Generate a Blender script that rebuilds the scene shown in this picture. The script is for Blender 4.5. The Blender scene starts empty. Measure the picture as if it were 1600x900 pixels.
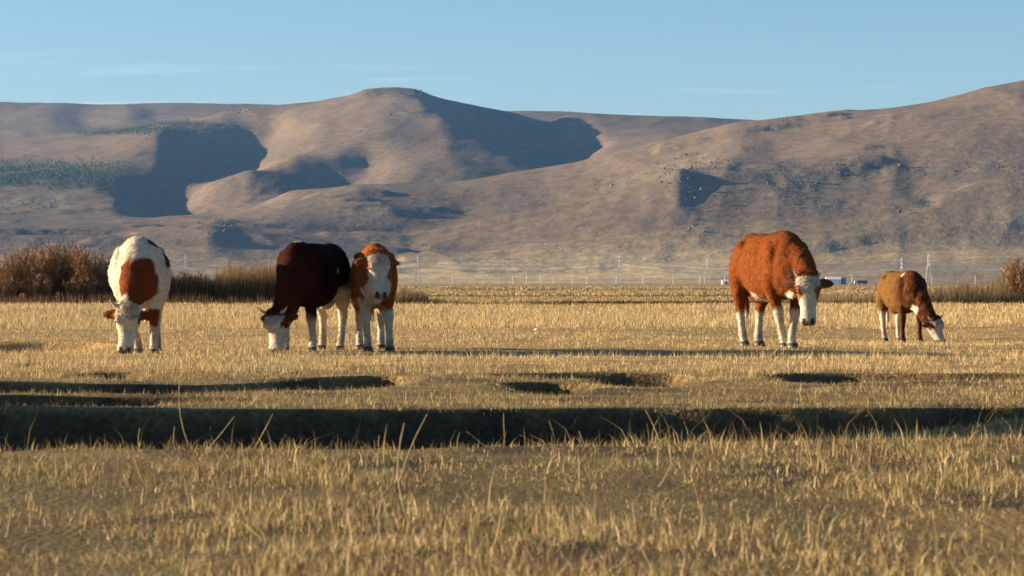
import bpy, bmesh, math, random
import numpy as np
from mathutils import Vector, Matrix
R = math.radians
sc = bpy.context.scene
C = sc.collection

# ------------------------------------------------------------------ camera
F, HOR, CH = 4537.0, 443.0, 0.80          # focal length and horizon row in photo pixels, eye height in metres
cd = bpy.data.cameras.new('camera'); cam = bpy.data.objects.new('camera', cd); C.objects.link(cam)
cd.sensor_width = 36.0; cd.lens = 36.0 * F / 1600.0
cd.clip_start = 0.1; cd.clip_end = 40000
cam.location = (0, 0, CH)
cam.rotation_euler = (R(90) - (450 - HOR) / F, 0, 0)
cd.dof.use_dof = True; cd.dof.focus_distance = 60.0; cd.dof.aperture_fstop = 10.0
sc.camera = cam

# ------------------------------------------------------------------ sky, sun, exposure
SUN_EL, SUN_AZ = 10.5, 9.0                   # azimuth: degrees behind the animals, measured from straight left
sdir = Vector((-math.cos(R(SUN_AZ)) * math.cos(R(SUN_EL)), math.sin(R(SUN_AZ)) * math.cos(R(SUN_EL)), math.sin(R(SUN_EL))))
w = bpy.data.worlds.new('World'); sc.world = w; w.use_nodes = True
nt = w.node_tree; nt.nodes.clear()
sky = nt.nodes.new('ShaderNodeTexSky'); sky.sky_type = 'NISHITA'; sky.sun_disc = False
sky.sun_elevation = R(SUN_EL); sky.sun_rotation = math.atan2(sdir.x, sdir.y)
sky.altitude = 1800; sky.air_density = 1.0; sky.dust_density = 0.9; sky.ozone_density = 2.8
bg = nt.nodes.new('ShaderNodeBackground'); bg.inputs[1].default_value = 0.05
wo = nt.nodes.new('ShaderNodeOutputWorld')
# thin wisps of cloud low in the sky
wtc = nt.nodes.new('ShaderNodeTexCoord'); wmp = nt.nodes.new('ShaderNodeMapping'); wmp.inputs['Scale'].default_value = (9, 9, 140)
wn = nt.nodes.new('ShaderNodeTexNoise'); wn.inputs['Scale'].default_value = 1.0; wn.inputs['Detail'].default_value = 6; wn.inputs['Roughness'].default_value = 0.55
wr = nt.nodes.new('ShaderNodeMapRange'); wr.inputs[1].default_value = 0.56; wr.inputs[2].default_value = 0.80; wr.inputs[3].default_value = 0.0; wr.inputs[4].default_value = 0.28
wx = nt.nodes.new('ShaderNodeMixRGB'); wx.inputs[2].default_value = (8.5, 8.6, 8.4, 1)
nt.links.new(wtc.outputs['Generated'], wmp.inputs[0]); nt.links.new(wmp.outputs[0], wn.inputs['Vector']); nt.links.new(wn.outputs[0], wr.inputs[0])
ws = nt.nodes.new('ShaderNodeSeparateXYZ'); wz = nt.nodes.new('ShaderNodeMapRange'); wz.inputs[1].default_value = 0.066; wz.inputs[2].default_value = 0.085; wz.inputs[3].default_value = 1.0; wz.inputs[4].default_value = 0.0
wm = nt.nodes.new('ShaderNodeMath'); wm.operation = 'MULTIPLY'
nt.links.new(wtc.outputs['Generated'], ws.inputs[0]); nt.links.new(ws.outputs[2], wz.inputs[0]); nt.links.new(wz.outputs[0], wm.inputs[0]); nt.links.new(wr.outputs[0], wm.inputs[1])
nt.links.new(wm.outputs[0], wx.inputs[0]); nt.links.new(sky.outputs[0], wx.inputs[1])
nt.links.new(wx.outputs[0], bg.inputs[0]); nt.links.new(bg.outputs[0], wo.inputs[0])
sl = bpy.data.lights.new('sun', 'SUN'); sl.energy = 5.0; sl.angle = R(0.53); sl.color = (1.0, 0.80, 0.54)
so = bpy.data.objects.new('sun', sl); C.objects.link(so)
so.rotation_euler = sdir.to_track_quat('Z', 'Y').to_euler(); so.location = (-60, 0, 40)
vs = sc.view_settings
vs.view_transform = 'Standard'; vs.look = 'None'; vs.gamma = 1.0; vs.use_curve_mapping = False; vs.exposure = 1.8
sc.cycles.max_bounces = 6; sc.cycles.diffuse_bounces = 3; sc.cycles.transparent_max_bounces = 8; sc.cycles.volume_bounces = 0
sc.cycles.volume_max_steps = 64

rng = np.random.default_rng(7)
random.seed(7)

# ------------------------------------------------------------------ helpers
def tag(o, label=None, cat=None, group=None, kind=None):
    if label: o['label'] = label
    if cat: o['category'] = cat
    if group: o['group'] = group
    if kind: o['kind'] = kind
    return o

def empty(name, loc=(0, 0, 0), rz=0.0, s=1.0):
    o = bpy.data.objects.new(name, None); C.objects.link(o)
    o.location = loc; o.rotation_euler = (0, 0, rz); o.scale = (s, s, s); o.empty_display_size = 0.2
    return o

def link(name, me, mat=None, parent=None, smooth=False):
    o = bpy.data.objects.new(name, me); C.objects.link(o)
    if mat is not None and not me.materials: me.materials.append(mat)
    if parent: o.parent = parent
    if smooth:
        me.polygons.foreach_set('use_smooth', np.ones(len(me.polygons), dtype=bool))
    return o

def copy_tree(o, parent=None):
    c = o.copy(); C.objects.link(c); c.parent = parent
    for ch in [q for q in bpy.data.objects if q.parent is o]: copy_tree(ch, c)
    return c

def mesh_np(name, V, Fq, col=None, cname='col'):
    """V (n,3), Fq (m,k) with k 3 or 4, optional per-vertex colour (n,3)."""
    me = bpy.data.meshes.new(name)
    V = np.asarray(V, np.float32); Fq = np.asarray(Fq, np.int32)
    m, k = Fq.shape
    me.vertices.add(len(V)); me.vertices.foreach_set('co', V.ravel())
    me.loops.add(m * k); me.loops.foreach_set('vertex_index', Fq.ravel())
    me.polygons.add(m)
    me.polygons.foreach_set('loop_start', np.arange(0, m * k, k, dtype=np.int32))
    me.polygons.foreach_set('loop_total', np.full(m, k, np.int32))
    if col is not None: set_col(me, col, cname)
    me.update(calc_edges=True)
    return me

def set_col(me, col, cname='col'):
    a = me.color_attributes.new(cname, 'FLOAT_COLOR', 'POINT')
    c4 = np.ones((len(col), 4), np.float32); c4[:, :3] = col
    a.data.foreach_set('color', c4.ravel())

def vhash(ix, iy, seed):
    h = (ix.astype(np.int64) * 374761393 + iy.astype(np.int64) * 668265263 + seed * 974711) & 0x7fffffff
    h = ((h ^ (h >> 13)) * 1274126177) & 0x7fffffff
    h = (h ^ (h >> 16)) & 0xffff
    return h / 65535.0
def vnoise(x, y, seed=0):
    x = np.asarray(x, float); y = np.asarray(y, float)
    ix = np.floor(x); iy = np.floor(y); fx = x - ix; fy = y - iy
    fx = fx * fx * fx * (fx * (fx * 6 - 15) + 10); fy = fy * fy * fy * (fy * (fy * 6 - 15) + 10)
    a = vhash(ix, iy, seed); b = vhash(ix + 1, iy, seed); c = vhash(ix, iy + 1, seed); d = vhash(ix + 1, iy + 1, seed)
    return (a * (1 - fx) + b * fx) * (1 - fy) + (c * (1 - fx) + d * fx) * fy
def fbm(x, y, o=4, seed=0, g=0.5):
    s = 0; a = 1; t = 0
    for i in range(o):
        s = s + a * vnoise(x * 2 ** i + 17.3 * i, y * 2 ** i - 9.1 * i, seed + i); t += a; a *= g
    return s / t            # 0..1
def sstep(a, b, x):
    t = np.clip((x - a) / (b - a), 0, 1); return t * t * (3 - 2 * t)

def depth_of(y): return CH * F / (y - HOR)
def gx(u, D): return (u - 800.0) / F * D

class MB:
    """collects boxes and tapered bars into one mesh"""
    def __init__(s): s.v = []; s.f = []
    def box(s, c, d, rz=0.0):
        n = len(s.v); cx, cy, cz = c; ca, sa = math.cos(rz), math.sin(rz)
        for k in range(8):
            x = (k & 1 or -1) * d[0] / 2; y = (1 if k & 2 else -1) * d[1] / 2; z = (1 if k & 4 else -1) * d[2] / 2
            x = d[0] / 2 if k & 1 else -d[0] / 2
            s.v.append((cx + x * ca - y * sa, cy + x * sa + y * ca, cz + z))
        for q in ((0, 2, 3, 1), (4, 5, 7, 6), (0, 1, 5, 4), (2, 6, 7, 3), (0, 4, 6, 2), (1, 3, 7, 5)):
            s.f.append(tuple(n + i for i in q))
        return s
    def bar(s, a, b, r0, r1=None, k=4):
        a = Vector(a); b = Vector(b); r1 = r0 if r1 is None else r1
        d = (b - a).normalized(); p = d.orthogonal().normalized(); q = d.cross(p); n = len(s.v)
        for (c, r) in ((a, r0), (b, r1)):
            for i in range(k):
                t = 2 * math.pi * i / k; s.v.append(tuple(c + (p * math.cos(t) + q * math.sin(t)) * r))
        for i in range(k):
            j = (i + 1) % k; s.f.append((n + i, n + j, n + k + j, n + k + i))
        s.f.append(tuple(n + i for i in reversed(range(k)))); s.f.append(tuple(n + k + i for i in range(k)))
        return s
    def poly(s, vs, fs):
        n = len(s.v); s.v += [tuple(v) for v in vs]; s.f += [tuple(n + i for i in f) for f in fs]; return s
    def build(s, name, mat, parent=None, smooth=False):
        me = bpy.data.meshes.new(name); me.from_pydata(s.v, [], s.f); me.update()
        return link(name, me, mat, parent, smooth)

# ------------------------------------------------------------------ materials
def new_mat(name):
    m = bpy.data.materials.new(name); m.use_nodes = True
    return m, m.node_tree, m.node_tree.nodes['Principled BSDF']
def plain(name, col, rough=0.8, metal=0.0, var=0.15, scale=3.0):
    m, t, b = new_mat(name)
    b.inputs['Roughness'].default_value = rough; b.inputs['Metallic'].default_value = metal
    n = t.nodes.new('ShaderNodeTexNoise'); n.inputs['Scale'].default_value = scale; n.inputs['Detail'].default_value = 5
    tc = t.nodes.new('ShaderNodeTexCoord'); t.links.new(tc.outputs['Object'], n.inputs['Vector'])
    r = t.nodes.new('ShaderNodeValToRGB')
    r.color_ramp.elements[0].color = tuple(c * (1 - var) for c in col) + (1,); r.color_ramp.elements[0].position = 0.3
    r.color_ramp.elements[1].color = tuple(min(1, c * (1 + var)) for c in col) + (1,); r.color_ramp.elements[1].position = 0.7
    t.links.new(n.outputs[0], r.inputs[0]); t.links.new(r.outputs[0], b.inputs['Base Color'])
    return m
def attr_mat(name, rough=0.85, transl=0.0, noise=None, bump=None, spec=0.3, sheen=0.0):
    """colour from the vertex colours, varied by procedural noise"""
    m, t, b = new_mat(name)
    a = t.nodes.new('ShaderNodeVertexColor'); a.layer_name = 'col'
    out = a.outputs[0]
    tc = t.nodes.new('ShaderNodeTexCoord')
    for (scale, det, lo, hi, vec) in (noise or []):
        n = t.nodes.new('ShaderNodeTexNoise'); n.inputs['Scale'].default_value = scale; n.inputs['Detail'].default_value = det
        src = tc.outputs['Object']
        if vec:
            mp = t.nodes.new('ShaderNodeMapping'); mp.inputs['Scale'].default_value = vec
            t.links.new(src, mp.inputs[0]); src = mp.outputs[0]
        t.links.new(src, n.inputs['Vector'])
        mr = t.nodes.new('ShaderNodeMapRange'); mr.inputs[1].default_value = 0.3; mr.inputs[2].default_value = 0.7
        mr.inputs[3].default_value = lo; mr.inputs[4].default_value = hi
        t.links.new(n.outputs[0], mr.inputs[0])
        mx = t.nodes.new('ShaderNodeVectorMath'); mx.operation = 'SCALE'
        t.links.new(out, mx.inputs[0]); t.links.new(mr.outputs[0], mx.inputs['Scale']); out = mx.outputs[0]
    t.links.new(out, b.inputs['Base Color'])
    b.inputs['Roughness'].default_value = rough; b.inputs['Specular IOR Level'].default_value = spec
    if sheen: b.inputs['Sheen Weight'].default_value = sheen; b.inputs['Sheen Roughness'].default_value = 0.6
    if bump:
        n = t.nodes.new('ShaderNodeTexNoise'); n.inputs['Scale'].default_value = bump[0]; n.inputs['Detail'].default_value = 6
        t.links.new(tc.outputs['Object'], n.inputs['Vector'])
        bp = t.nodes.new('ShaderNodeBump'); bp.inputs['Strength'].default_value = bump[1]; bp.inputs['Distance'].default_value = bump[2]
        t.links.new(n.outputs[0], bp.inputs['Height']); t.links.new(bp.outputs[0], b.inputs['Normal'])
    if transl:
        tr = t.nodes.new('ShaderNodeBsdfTranslucent'); t.links.new(out, tr.inputs[0])
        ms = t.nodes.new('ShaderNodeMixShader'); ms.inputs[0].default_value = transl
        t.links.new(b.outputs[0], ms.inputs[1]); t.links.new(tr.outputs[0], ms.inputs[2])
        t.links.new(ms.outputs[0], t.nodes['Material Output'].inputs[0])
    return m

M = {}
M['ground'] = attr_mat('pasture_soil', 0.95, 0, [(1.5, 6, 0.7, 1.25, None), (25, 5, 0.65, 1.3, None), (0.05, 5, 0.85, 1.15, (0.15, 1, 1))], (30, 0.6, 0.04), 0.1)
M['grass'] = attr_mat('dry_grass', 0.7, 0.22, None, None, 0.15)
M['hill'] = attr_mat('dry_hill_turf', 0.95, 0, [(0.012, 8, 0.92, 1.08, None), (0.07, 7, 0.74, 1.26, None), (0.004, 5, 0.9, 1.1, (1, 0.4, 2))], (0.12, 0.4, 2.5), 0.05)
M['coat'] = attr_mat('cow_hide', 0.95, 0, [(9, 6, 0.85, 1.15, None), (45, 4, 0.82, 1.18, (1, 1, 0.3))], (70, 0.4, 0.014), 0.04, 0.0)
M['fur'] = attr_mat('cow_hair', 0.9, 0, [(9, 6, 0.85, 1.15, None)], None, 0.05)
M['horn'] = plain('horn', (0.42, 0.35, 0.25), 0.5, 0, 0.3, 20)
M['hoof'] = plain('hoof', (0.05, 0.04, 0.03), 0.5, 0, 0.3, 20)
M['eye'] = plain('eye', (0.01, 0.008, 0.006), 0.15, 0, 0.1, 3)
M['twig'] = attr_mat('bare_twigs', 0.8, 0, None, None, 0.2)
M['steel'] = plain('galvanised_steel', (0.66, 0.64, 0.60), 0.6, 0.0, 0.08, 1)
M['cable'] = plain('aluminium_cable', (0.80, 0.78, 0.74), 0.5, 0.0, 0.05, 0.1)
M['concrete'] = plain('pale_concrete', (0.58, 0.54, 0.47), 0.8, 0, 0.1, 1)
M['white'] = plain('white_paint', (0.85, 0.83, 0.78), 0.6, 0, 0.06, 0.5)
M['blue'] = plain('blue_cladding', (0.12, 0.12, 0.30), 0.6, 0, 0.1, 0.5)
M['roof'] = plain('grey_roof_sheet', (0.62, 0.60, 0.56), 0.6, 0, 0.12, 0.5)
M['redroof'] = plain('red_roof', (0.30, 0.12, 0.08), 0.8, 0, 0.15, 0.5)
M['dark'] = plain('dark_metal', (0.05, 0.045, 0.05), 0.6, 0, 0.2, 1)
M['glass'] = plain('dark_glass', (0.03, 0.04, 0.05), 0.1, 0, 0.1, 1)
M['rubber'] = plain('tyre_rubber', (0.02, 0.02, 0.02), 0.8, 0, 0.2, 2)
M['rock'] = attr_mat('hill_rock', 0.95, 0, [(0.2, 5, 0.7, 1.3, None)], None, 0.1)
M['scrap'] = plain('white_scrap', (0.8, 0.79, 0.76), 0.6, 0, 0.08, 20)

# ------------------------------------------------------------------ the pasture: relief
# shallow channels shaped to give the dark shade bands across the pasture; (u, upper edge row, lower edge row) in the photograph, their banks are real steps
TR = []
def trench(pts, k=1.35, kmin=0.0):
    P = np.array(pts, float)
    Df = depth_of(P[:, 1]); Dn = depth_of(P[:, 2])
    xf = gx(P[:, 0], Df); xn = gx(P[:, 0], Dn)
    TR.append((xf, Df, xn, Dn, k, kmin))
trench([(-500, 643, 664), (-180, 643, 692), (0, 642, 703), (400, 641, 703), (800, 639, 700), (1000, 638, 697), (1200, 638, 689), (1350, 638, 680), (1480, 637, 669), (1600, 636, 659), (1800, 634, 642)], 1.7)
trench([(-300, 601, 613), (0, 600, 615), (150, 600, 614), (300, 601, 613), (450, 596, 610), (540, 590, 610), (600, 588, 605), (650, 592, 595)], 2.4)
trench([(-300, 618, 632), (0, 618, 636), (150, 620, 635), (280, 620, 632), (400, 622, 626)], 2.4)
trench([(780, 600, 602), (815, 597, 614), (860, 596, 616), (905, 597, 613), (940, 602, 604)], 1.8)
trench([(780, 585, 589), (900, 584, 593), (1000, 584, 603), (1040, 584, 604), (1075, 586, 599), (1120, 588, 589)], 1.7)
trench([(1190, 587, 588), (1240, 581, 596), (1330, 581, 596), (1420, 582, 594), (1520, 583, 592), (1640, 584, 590)], 1.7)
trench([(100, 586, 587), (140, 583, 592), (190, 582, 594), (220, 584, 592), (235, 587, 588)], 1.8)
trench([(-300, 532, 550), (0, 533, 550), (60, 533, 549), (130, 534, 545), (190, 537, 538)], 1.7)
trench([(15, 573, 574), (30, 569, 577), (50, 567, 576), (65, 569, 570)], 1.8)
trench([(300, 474.2, 476.0), (640, 473.5, 476.4), (760, 473.4, 477.2), (1000, 474.6, 478.4), (1100, 475.5, 478.2), (1300, 476.6, 477.8), (1500, 478, 478.6)], 1.8)
trench([(-200, 462.0, 463.6), (700, 461.2, 463.4), (850, 461.6, 464.0), (1170, 461.8, 464.2), (1380, 461.3, 463.4), (1800, 461, 462.5)], 1.9)
trench([(640, 455.8, 456.6), (800, 453.6, 454.6), (1000, 456.4, 457.4), (1400, 457, 457.7), (1800, 457, 457.6)], 1.9)

SHADE_MOUNDS = []   # unseen mounds added at the left to cast shade streaks: x, depth, height, rx, rd
SHADE_MOUNDS += [(-8.0, 23.4, 1.15, 1.2, 0.75), (-7.2, 20.9, 0.80, 1.2, 0.5)]
def ground_z(x, D, detail=True):
    x = np.asarray(x, float); D = np.asarray(D, float)
    near = np.exp(-(np.maximum(D - 60, 0) / 60.0) ** 2)
    z = ((fbm(x / 7.0 + 40, D / 9.0 + 11, 3, 3) - 0.5) * 0.10) * near * sstep(18, 24, D)
    z = z + ((fbm(x / 1.1, D / 1.1, 3, 9) - 0.5) * (0.018 + 0.017 * sstep(20, 26, D))) * near
    # the smaller animal stands a little lower than the rest
    z = z - 0.13 * np.exp(-((x - 6.0) / 3.5) ** 2 - ((D - 46.5) / 6.0) ** 2)
    for (hx, hd, hh, rx, rd) in SHADE_MOUNDS:
        z = z + hh * np.exp(-(np.abs((x - hx) / rx)) ** 2.5 - (np.abs((D - hd) / rd)) ** 5)
    z = z + np.interp(D, [14.7, 15.2, 16.2, 17.2, 18.2, 19.0, 19.3], [0, 1.05, 1.6, 2.1, 2.5, 2.4, 0]) * np.exp(-(np.abs((x + 7.0) / 1.8)) ** 2.5)   # unseen mound added left of the view to shade the channel
    cut = np.zeros_like(z)
    for (xf, Df, xn, Dn, k, kmin) in TR:
        wob = (fbm(x / 1.6, x * 0 + 3.3, 3, 21) - 0.5)
        f = np.interp(x, xf, Df, left=np.nan, right=np.nan); n = np.interp(x, xn, Dn, left=np.nan, right=np.nan)
        ok = ~(np.isnan(f) | np.isnan(n)); f = np.where(ok, f, 1.0); n = np.where(ok, n, 1.0)
        width = f - n; ok &= width > 0.01
        width = np.maximum(width, 0.01)
        f = f + wob * np.minimum(0.12, width * 0.1) + (fbm(x / .3, x * 0 + 8.1, 3, 23) - .5) * np.minimum(.05, width * .1)
        n = n + (fbm(x / .2, x * 0 + 5.1, 3, 25) - .5) * np.minimum(.5, width * .4)
        dep = CH * (f / np.maximum(n, 0.1) - 1) * k * np.where(width < 2.5, .45 + .8 * fbm(x / .22, D / .6, 3, 27), 1.0)
        wb = np.clip(0.035 * width, 0.07, 1.0)
        prof = np.minimum(sstep(0, 1, (D - n) / (0.42 * width)), sstep(0, 1, (f - D) / wb))
        cut = np.maximum(cut, np.where(ok & (D > n) & (D < f), dep * prof, 0))
    return z - cut, cut

def ground_col(x, D, cut):
    """turf colours: grey-brown litter and soil, straw, olive"""
    a = fbm(x / 2.5, D / 5.0, 4, 31); b = fbm(x / 0.6, D / 1.0, 3, 41)
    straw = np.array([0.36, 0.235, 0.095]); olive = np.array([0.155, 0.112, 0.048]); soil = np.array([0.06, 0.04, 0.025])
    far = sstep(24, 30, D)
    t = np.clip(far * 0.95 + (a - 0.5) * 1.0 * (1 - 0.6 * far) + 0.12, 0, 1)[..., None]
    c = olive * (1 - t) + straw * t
    s = (np.clip((b - 0.50) * 4, 0, 0.85) * (1 - far))[..., None]
    c = c * (1 - s) + soil * s
    # fields beyond the stream
    fl = sstep(112, 118, D)[..., None]
    st = fbm(x / 260.0, np.log(np.maximum(D, 1)) * 14.0, 4, 51)[..., None]
    c2 = np.array([0.30, 0.20, 0.095]) * (0.62 + 0.75 * st) + np.array([0.02, 0.012, 0.0]) * 0
    c = c * (1 - fl) + c2 * fl
    k = np.clip(cut / 0.05, 0, 1)[..., None] * 0.75  # darkens channel beds and banks: their shade is put into the colour
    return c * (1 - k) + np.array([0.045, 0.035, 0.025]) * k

def grow(a, b, n, p=3.0):
    t = np.linspace(0, 1, n + 1)[1:]
    return a + (b - a) * (np.exp(p * t) - 1) / (math.exp(p) - 1)
xs = np.concatenate([-grow(14, 8200, 34, 7)[::-1], -grow(5.2, 14, 34, 1.0)[::-1], np.arange(-5.2, 5.21, 0.09), grow(5.2, 14, 34, 1.0), grow(14, 8200, 34, 7)])
ys = np.concatenate([[-300, -60, -15, -4, 0, 2, 4], np.arange(5.0, 13.0, 0.12), np.arange(13.0, 30, 0.052), np.arange(30, 60, 0.18), np.arange(60, 125, 0.30), np.arange(125, 250, 1.5), grow(250, 8800, 120, 4)])
X, Y = np.meshgrid(xs, ys)
Z, CUT = ground_z(X, Y)
Z = np.where((Y > 400) , 0.0, Z)
nx, ny = len(xs), len(ys)
I = np.arange(nx * ny).reshape(ny, nx)
Q = np.stack([I[:-1, :-1], I[:-1, 1:], I[1:, 1:], I[1:, :-1]], -1).reshape(-1, 4)
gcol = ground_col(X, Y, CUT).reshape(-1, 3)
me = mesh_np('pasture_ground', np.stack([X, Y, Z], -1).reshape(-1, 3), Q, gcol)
tag(link('pasture_ground', me, M['ground'], smooth=True), 'flat dry pasture with shallow channels shaped for shade bands, running to the hills', kind='structure')

# ------------------------------------------------------------------ hills
PROF = [  # distance in metres, outline (photo column, photo row) of the relief at that distance
 (3080, [(-900, 443), (2500, 443)]),
 (3250, [(-900, 430), (0, 428), (300, 432), (640, 437), (800, 437), (1000, 437), (1200, 436), (1600, 432), (2500, 428)]),
 (3450, [(-900, 405), (0, 402), (250, 408), (400, 414), (640, 423), (800, 421), (1000, 418), (1150, 408), (1300, 400), (1600, 388), (2500, 380)]),
 (3600, [(-900, 370), (0, 368), (200, 374), (330, 366), (380, 378), (500, 388), (640, 396), (800, 382), (900, 367), (1000, 350), (1100, 338), (1200, 334), (1300, 328), (1400, 319), (1430, 319), (1465, 312), (1600, 295), (2500, 270)]),
 (3720, [(-900, 360), (0, 358), (200, 362), (320, 352), (375, 362), (450, 368), (520, 372), (640, 374), (700, 363), (870, 327), (1000, 291), (1045, 274), (1062, 265), (1090, 285), (1125, 279), (1200, 276), (1300, 272), (1400, 267), (1428, 268), (1455, 263), (1600, 248), (2500, 215)]),
 (3800, [(-900, 362), (0, 359), (250, 360), (450, 358), (640, 372), (700, 367), (870, 337), (1000, 303), (1060, 272), (1100, 257), (1140, 251), (1200, 251), (1240, 252), (1300, 244), (1360, 238), (1400, 237), (1500, 226), (1600, 215), (2500, 190)]),
 (3900, [(-900, 360), (0, 357), (250, 355), (450, 342), (600, 335), (720, 345), (870, 331), (1000, 294), (1120, 250), (1160, 242), (1210, 243), (1350, 221), (1600, 192), (2500, 165)]),
 (4050, [(-900, 352), (0, 350), (230, 347), (340, 342), (450, 318), (560, 303), (700, 305), (850, 292), (915, 281), (1040, 246), (1150, 215), (1250, 205), (1350, 190), (1600, 153), (2500, 135)]),
 (4200, [(-900, 347), (0, 344), (230, 342), (325, 337), (410, 321), (450, 301), (560, 288), (700, 284), (850, 263), (915, 249), (1040, 216), (1150, 186), (1250, 175), (1300, 168), (1370, 166), (1450, 156), (1540, 136), (1600, 123), (1800, 108), (2500, 100)]),
 (4420, [(-900, 345), (0, 336), (180, 326), (235, 350), (320, 354), (420, 336), (520, 318), (640, 312), (780, 312), (915, 305), (1040, 275), (1150, 245), (1600, 180), (2500, 150)]),
 (4650, [(-900, 310), (0, 300), (150, 294), (180, 300), (250, 332), (286, 325), (330, 288), (390, 266), (440, 274), (520, 296), (556, 292), (610, 272), (640, 266), (720, 266), (800, 276), (915, 282), (1150, 255), (1600, 200), (2500, 160)]),
 (4900, [(-900, 285), (0, 272), (120, 262), (190, 258), (245, 258), (320, 286), (385, 280), (430, 256), (460, 247), (530, 252), (574, 262), (620, 246), (700, 236), (800, 246), (830, 252), (866, 266), (905, 260), (950, 246), (1040, 228), (1150, 225), (1600, 200), (2500, 190)]),
 (5100, [(-900, 274), (0, 261), (130, 248), (215, 236), (248, 236), (325, 265), (395, 268), (432, 248), (500, 230), (600, 214), (700, 211), (766, 220), (812, 246), (872, 261), (910, 251), (950, 234), (1040, 220), (1150, 217), (1600, 200), (2500, 190)]),
 (5300, [(-900, 262), (0, 250), (150, 232), (245, 212), (330, 242), (404, 250), (440, 234), (500, 212), (600, 190), (690, 186), (728, 195), (780, 228), (830, 248), (875, 256), (912, 244), (960, 222), (1040, 212), (1150, 210), (1600, 200), (2500, 190)]),
 (5500, [(-900, 256), (0, 244), (150, 225), (252, 203), (330, 222), (400, 236), (436, 222), (500, 194), (600, 172), (660, 169), (692, 176), (735, 204), (790, 234), (866, 248), (904, 226), (940, 210), (1040, 204), (1150, 204), (1600, 200), (2500, 190)]),
 (5700, [(-900, 250), (0, 238), (150, 218), (260, 197), (330, 202), (385, 214), (425, 212), (460, 192), (500, 178), (560, 164), (620, 154), (662, 156), (700, 178), (750, 204), (810, 226), (866, 234), (892, 210), (930, 200), (1040, 198), (1150, 200), (1600, 200), (2500, 190)]),
 (6000, [(-900, 240), (0, 227), (140, 213), (230, 197), (300, 188), (345, 176), (420, 163), (490, 157), (550, 147), (575, 138), (610, 135), (650, 137), (675, 148), (720, 158), (760, 167), (810, 178), (860, 196), (880, 180), (920, 178), (1000, 181), (1100, 184), (1150, 188), (1600, 200), (2500, 200)]),
 (6600, [(-900, 230), (0, 222), (120, 210), (200, 212), (300, 200), (400, 185), (500, 180), (820, 190), (1150, 195), (1600, 205), (2500, 205)]),
 (7300, [(-900, 200), (0, 196), (80, 188), (130, 192), (200, 178), (240, 183), (400, 172), (820, 178), (1150, 192), (2500, 205)]),
 (8000, [(-900, 165), (0, 159), (100, 161), (170, 164), (260, 160), (330, 161), (400, 164), (500, 168), (700, 176), (830, 174), (900, 176), (1000, 180), (1100, 183), (1150, 187), (1400, 195), (2500, 200)]),
 (8500, [(-900, 200), (2500, 230)]),
]
us = np.arange(-900, 2501, 5.2)
Dp = np.array([p[0] for p in PROF], float)
prof = np.array([np.interp(us, *np.array(p[1], float).T) for p in PROF])
Ds = np.concatenate([np.arange(3080, 4700, 11), np.arange(4700, 6200, 15), np.arange(6200, 8510, 40)]).astype(float)
yy = np.stack([np.interp(Ds, Dp, prof[:, j]) for j in range(len(us))], 1)
def gsm(A, s, ax):
    r = int(3 * s) + 1; k = np.exp(-0.5 * (np.arange(-r, r + 1) / s) ** 2); k /= k.sum()
    P = np.pad(A, [(r, r) if i == ax else (0, 0) for i in range(2)], mode='edge')
    return sum(k[i] * (P[i:i + A.shape[0], :] if ax == 0 else P[:, i:i + A.shape[1]]) for i in range(2 * r + 1))
yy = gsm(gsm(yy, 0.9, 0), 1.2, 1)
U, DD = np.meshgrid(us, Ds)
HX = gx(U, DD); HY = DD.copy()
HZ = CH + (HOR - yy) / F * DD
taper = sstep(-900, -500, U) * (1 - sstep(2100, 2500, U))
lift = sstep(3080, 3500, DD)
big = (fbm(HX / 420, HY / 420, 4, 61) - 0.5); mid = (fbm(HX / 90, HY / 110, 4, 71) - 0.5)
fine = (fbm(HX / 24, HY / 30, 3, 81) - 0.5)
ROCK = [ # rough rocky ground: column, row, radius u, radius row
 (1075, 285, 40, 40, 1.0), (1120, 262, 55, 12, .9), (1240, 285, 60, 26, 1.0), (1320, 268, 55, 14, 1.0), (1440, 270, 70, 12, .8), (1560, 265, 60, 10, .9),
 (1290, 318, 70, 8, .7), (1090, 350, 35, 25, .7), (1435, 325, 30, 14, .8), (1540, 350, 60, 10, .5), (950, 290, 40, 12, .6), (390, 172, 40, 8, 1.0),
 (610, 147, 60, 8, .7), (640, 175, 50, 6, .7), (560, 205, 60, 14, .35), (340, 200, 70, 10, .6), (690, 330, 40, 8, .7), (560, 335, 50, 8, .5), (60, 320, 80, 14, .7),
 (680, 385, 60, 8, .6), (350, 360, 40, 10, .8), (400, 300, 60, 18, .4), (1235, 190, 20, 8, .8), (1195, 203, 25, 6, .5), (1550, 375, 80, 12, .4)]
rk = np.zeros_like(HZ)
for (a, b, ra, rb, s) in ROCK:
    rk = np.maximum(rk, s * np.exp(-((U - a) / ra) ** 2 - ((yy - b) / rb) ** 2))
rid = 1 - np.abs(2 * fbm(HX / 230 + HY / 900, HY / 620, 3, 181) - 1)          # spurs and gullies running down the slopes
rid2 = 1 - np.abs(2 * fbm(HX / 70 - HY / 500, HY / 210, 3, 191) - 1)
led = fbm(HX / 330, HY / 75, 3, 201)                                            # low ledges across the foothills
led = (sstep(.52, .56, led)) * sstep(3350, 3500, DD) * (1 - sstep(4300, 4800, DD))
HZ = HZ + lift * ((rid ** 2 - .5) * 3.5 + (rid2 ** 2 - .5) * 1.2 + led * 5.0)
HZ = HZ + lift * (big * 8 + mid * 2.2 + fine * 0.7 + rk * ((fbm(HX / 38, HY / 60, 3, 91) - 0.5) * 6 + (fbm(HX / 14, HY / 25, 2, 95) - 0.5) * 5))
HZ = HZ * taper - 3 * (1 - lift) ** 2
nu, nd = len(us), len(Ds)
I = np.arange(nu * nd).reshape(nd, nu)
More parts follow.
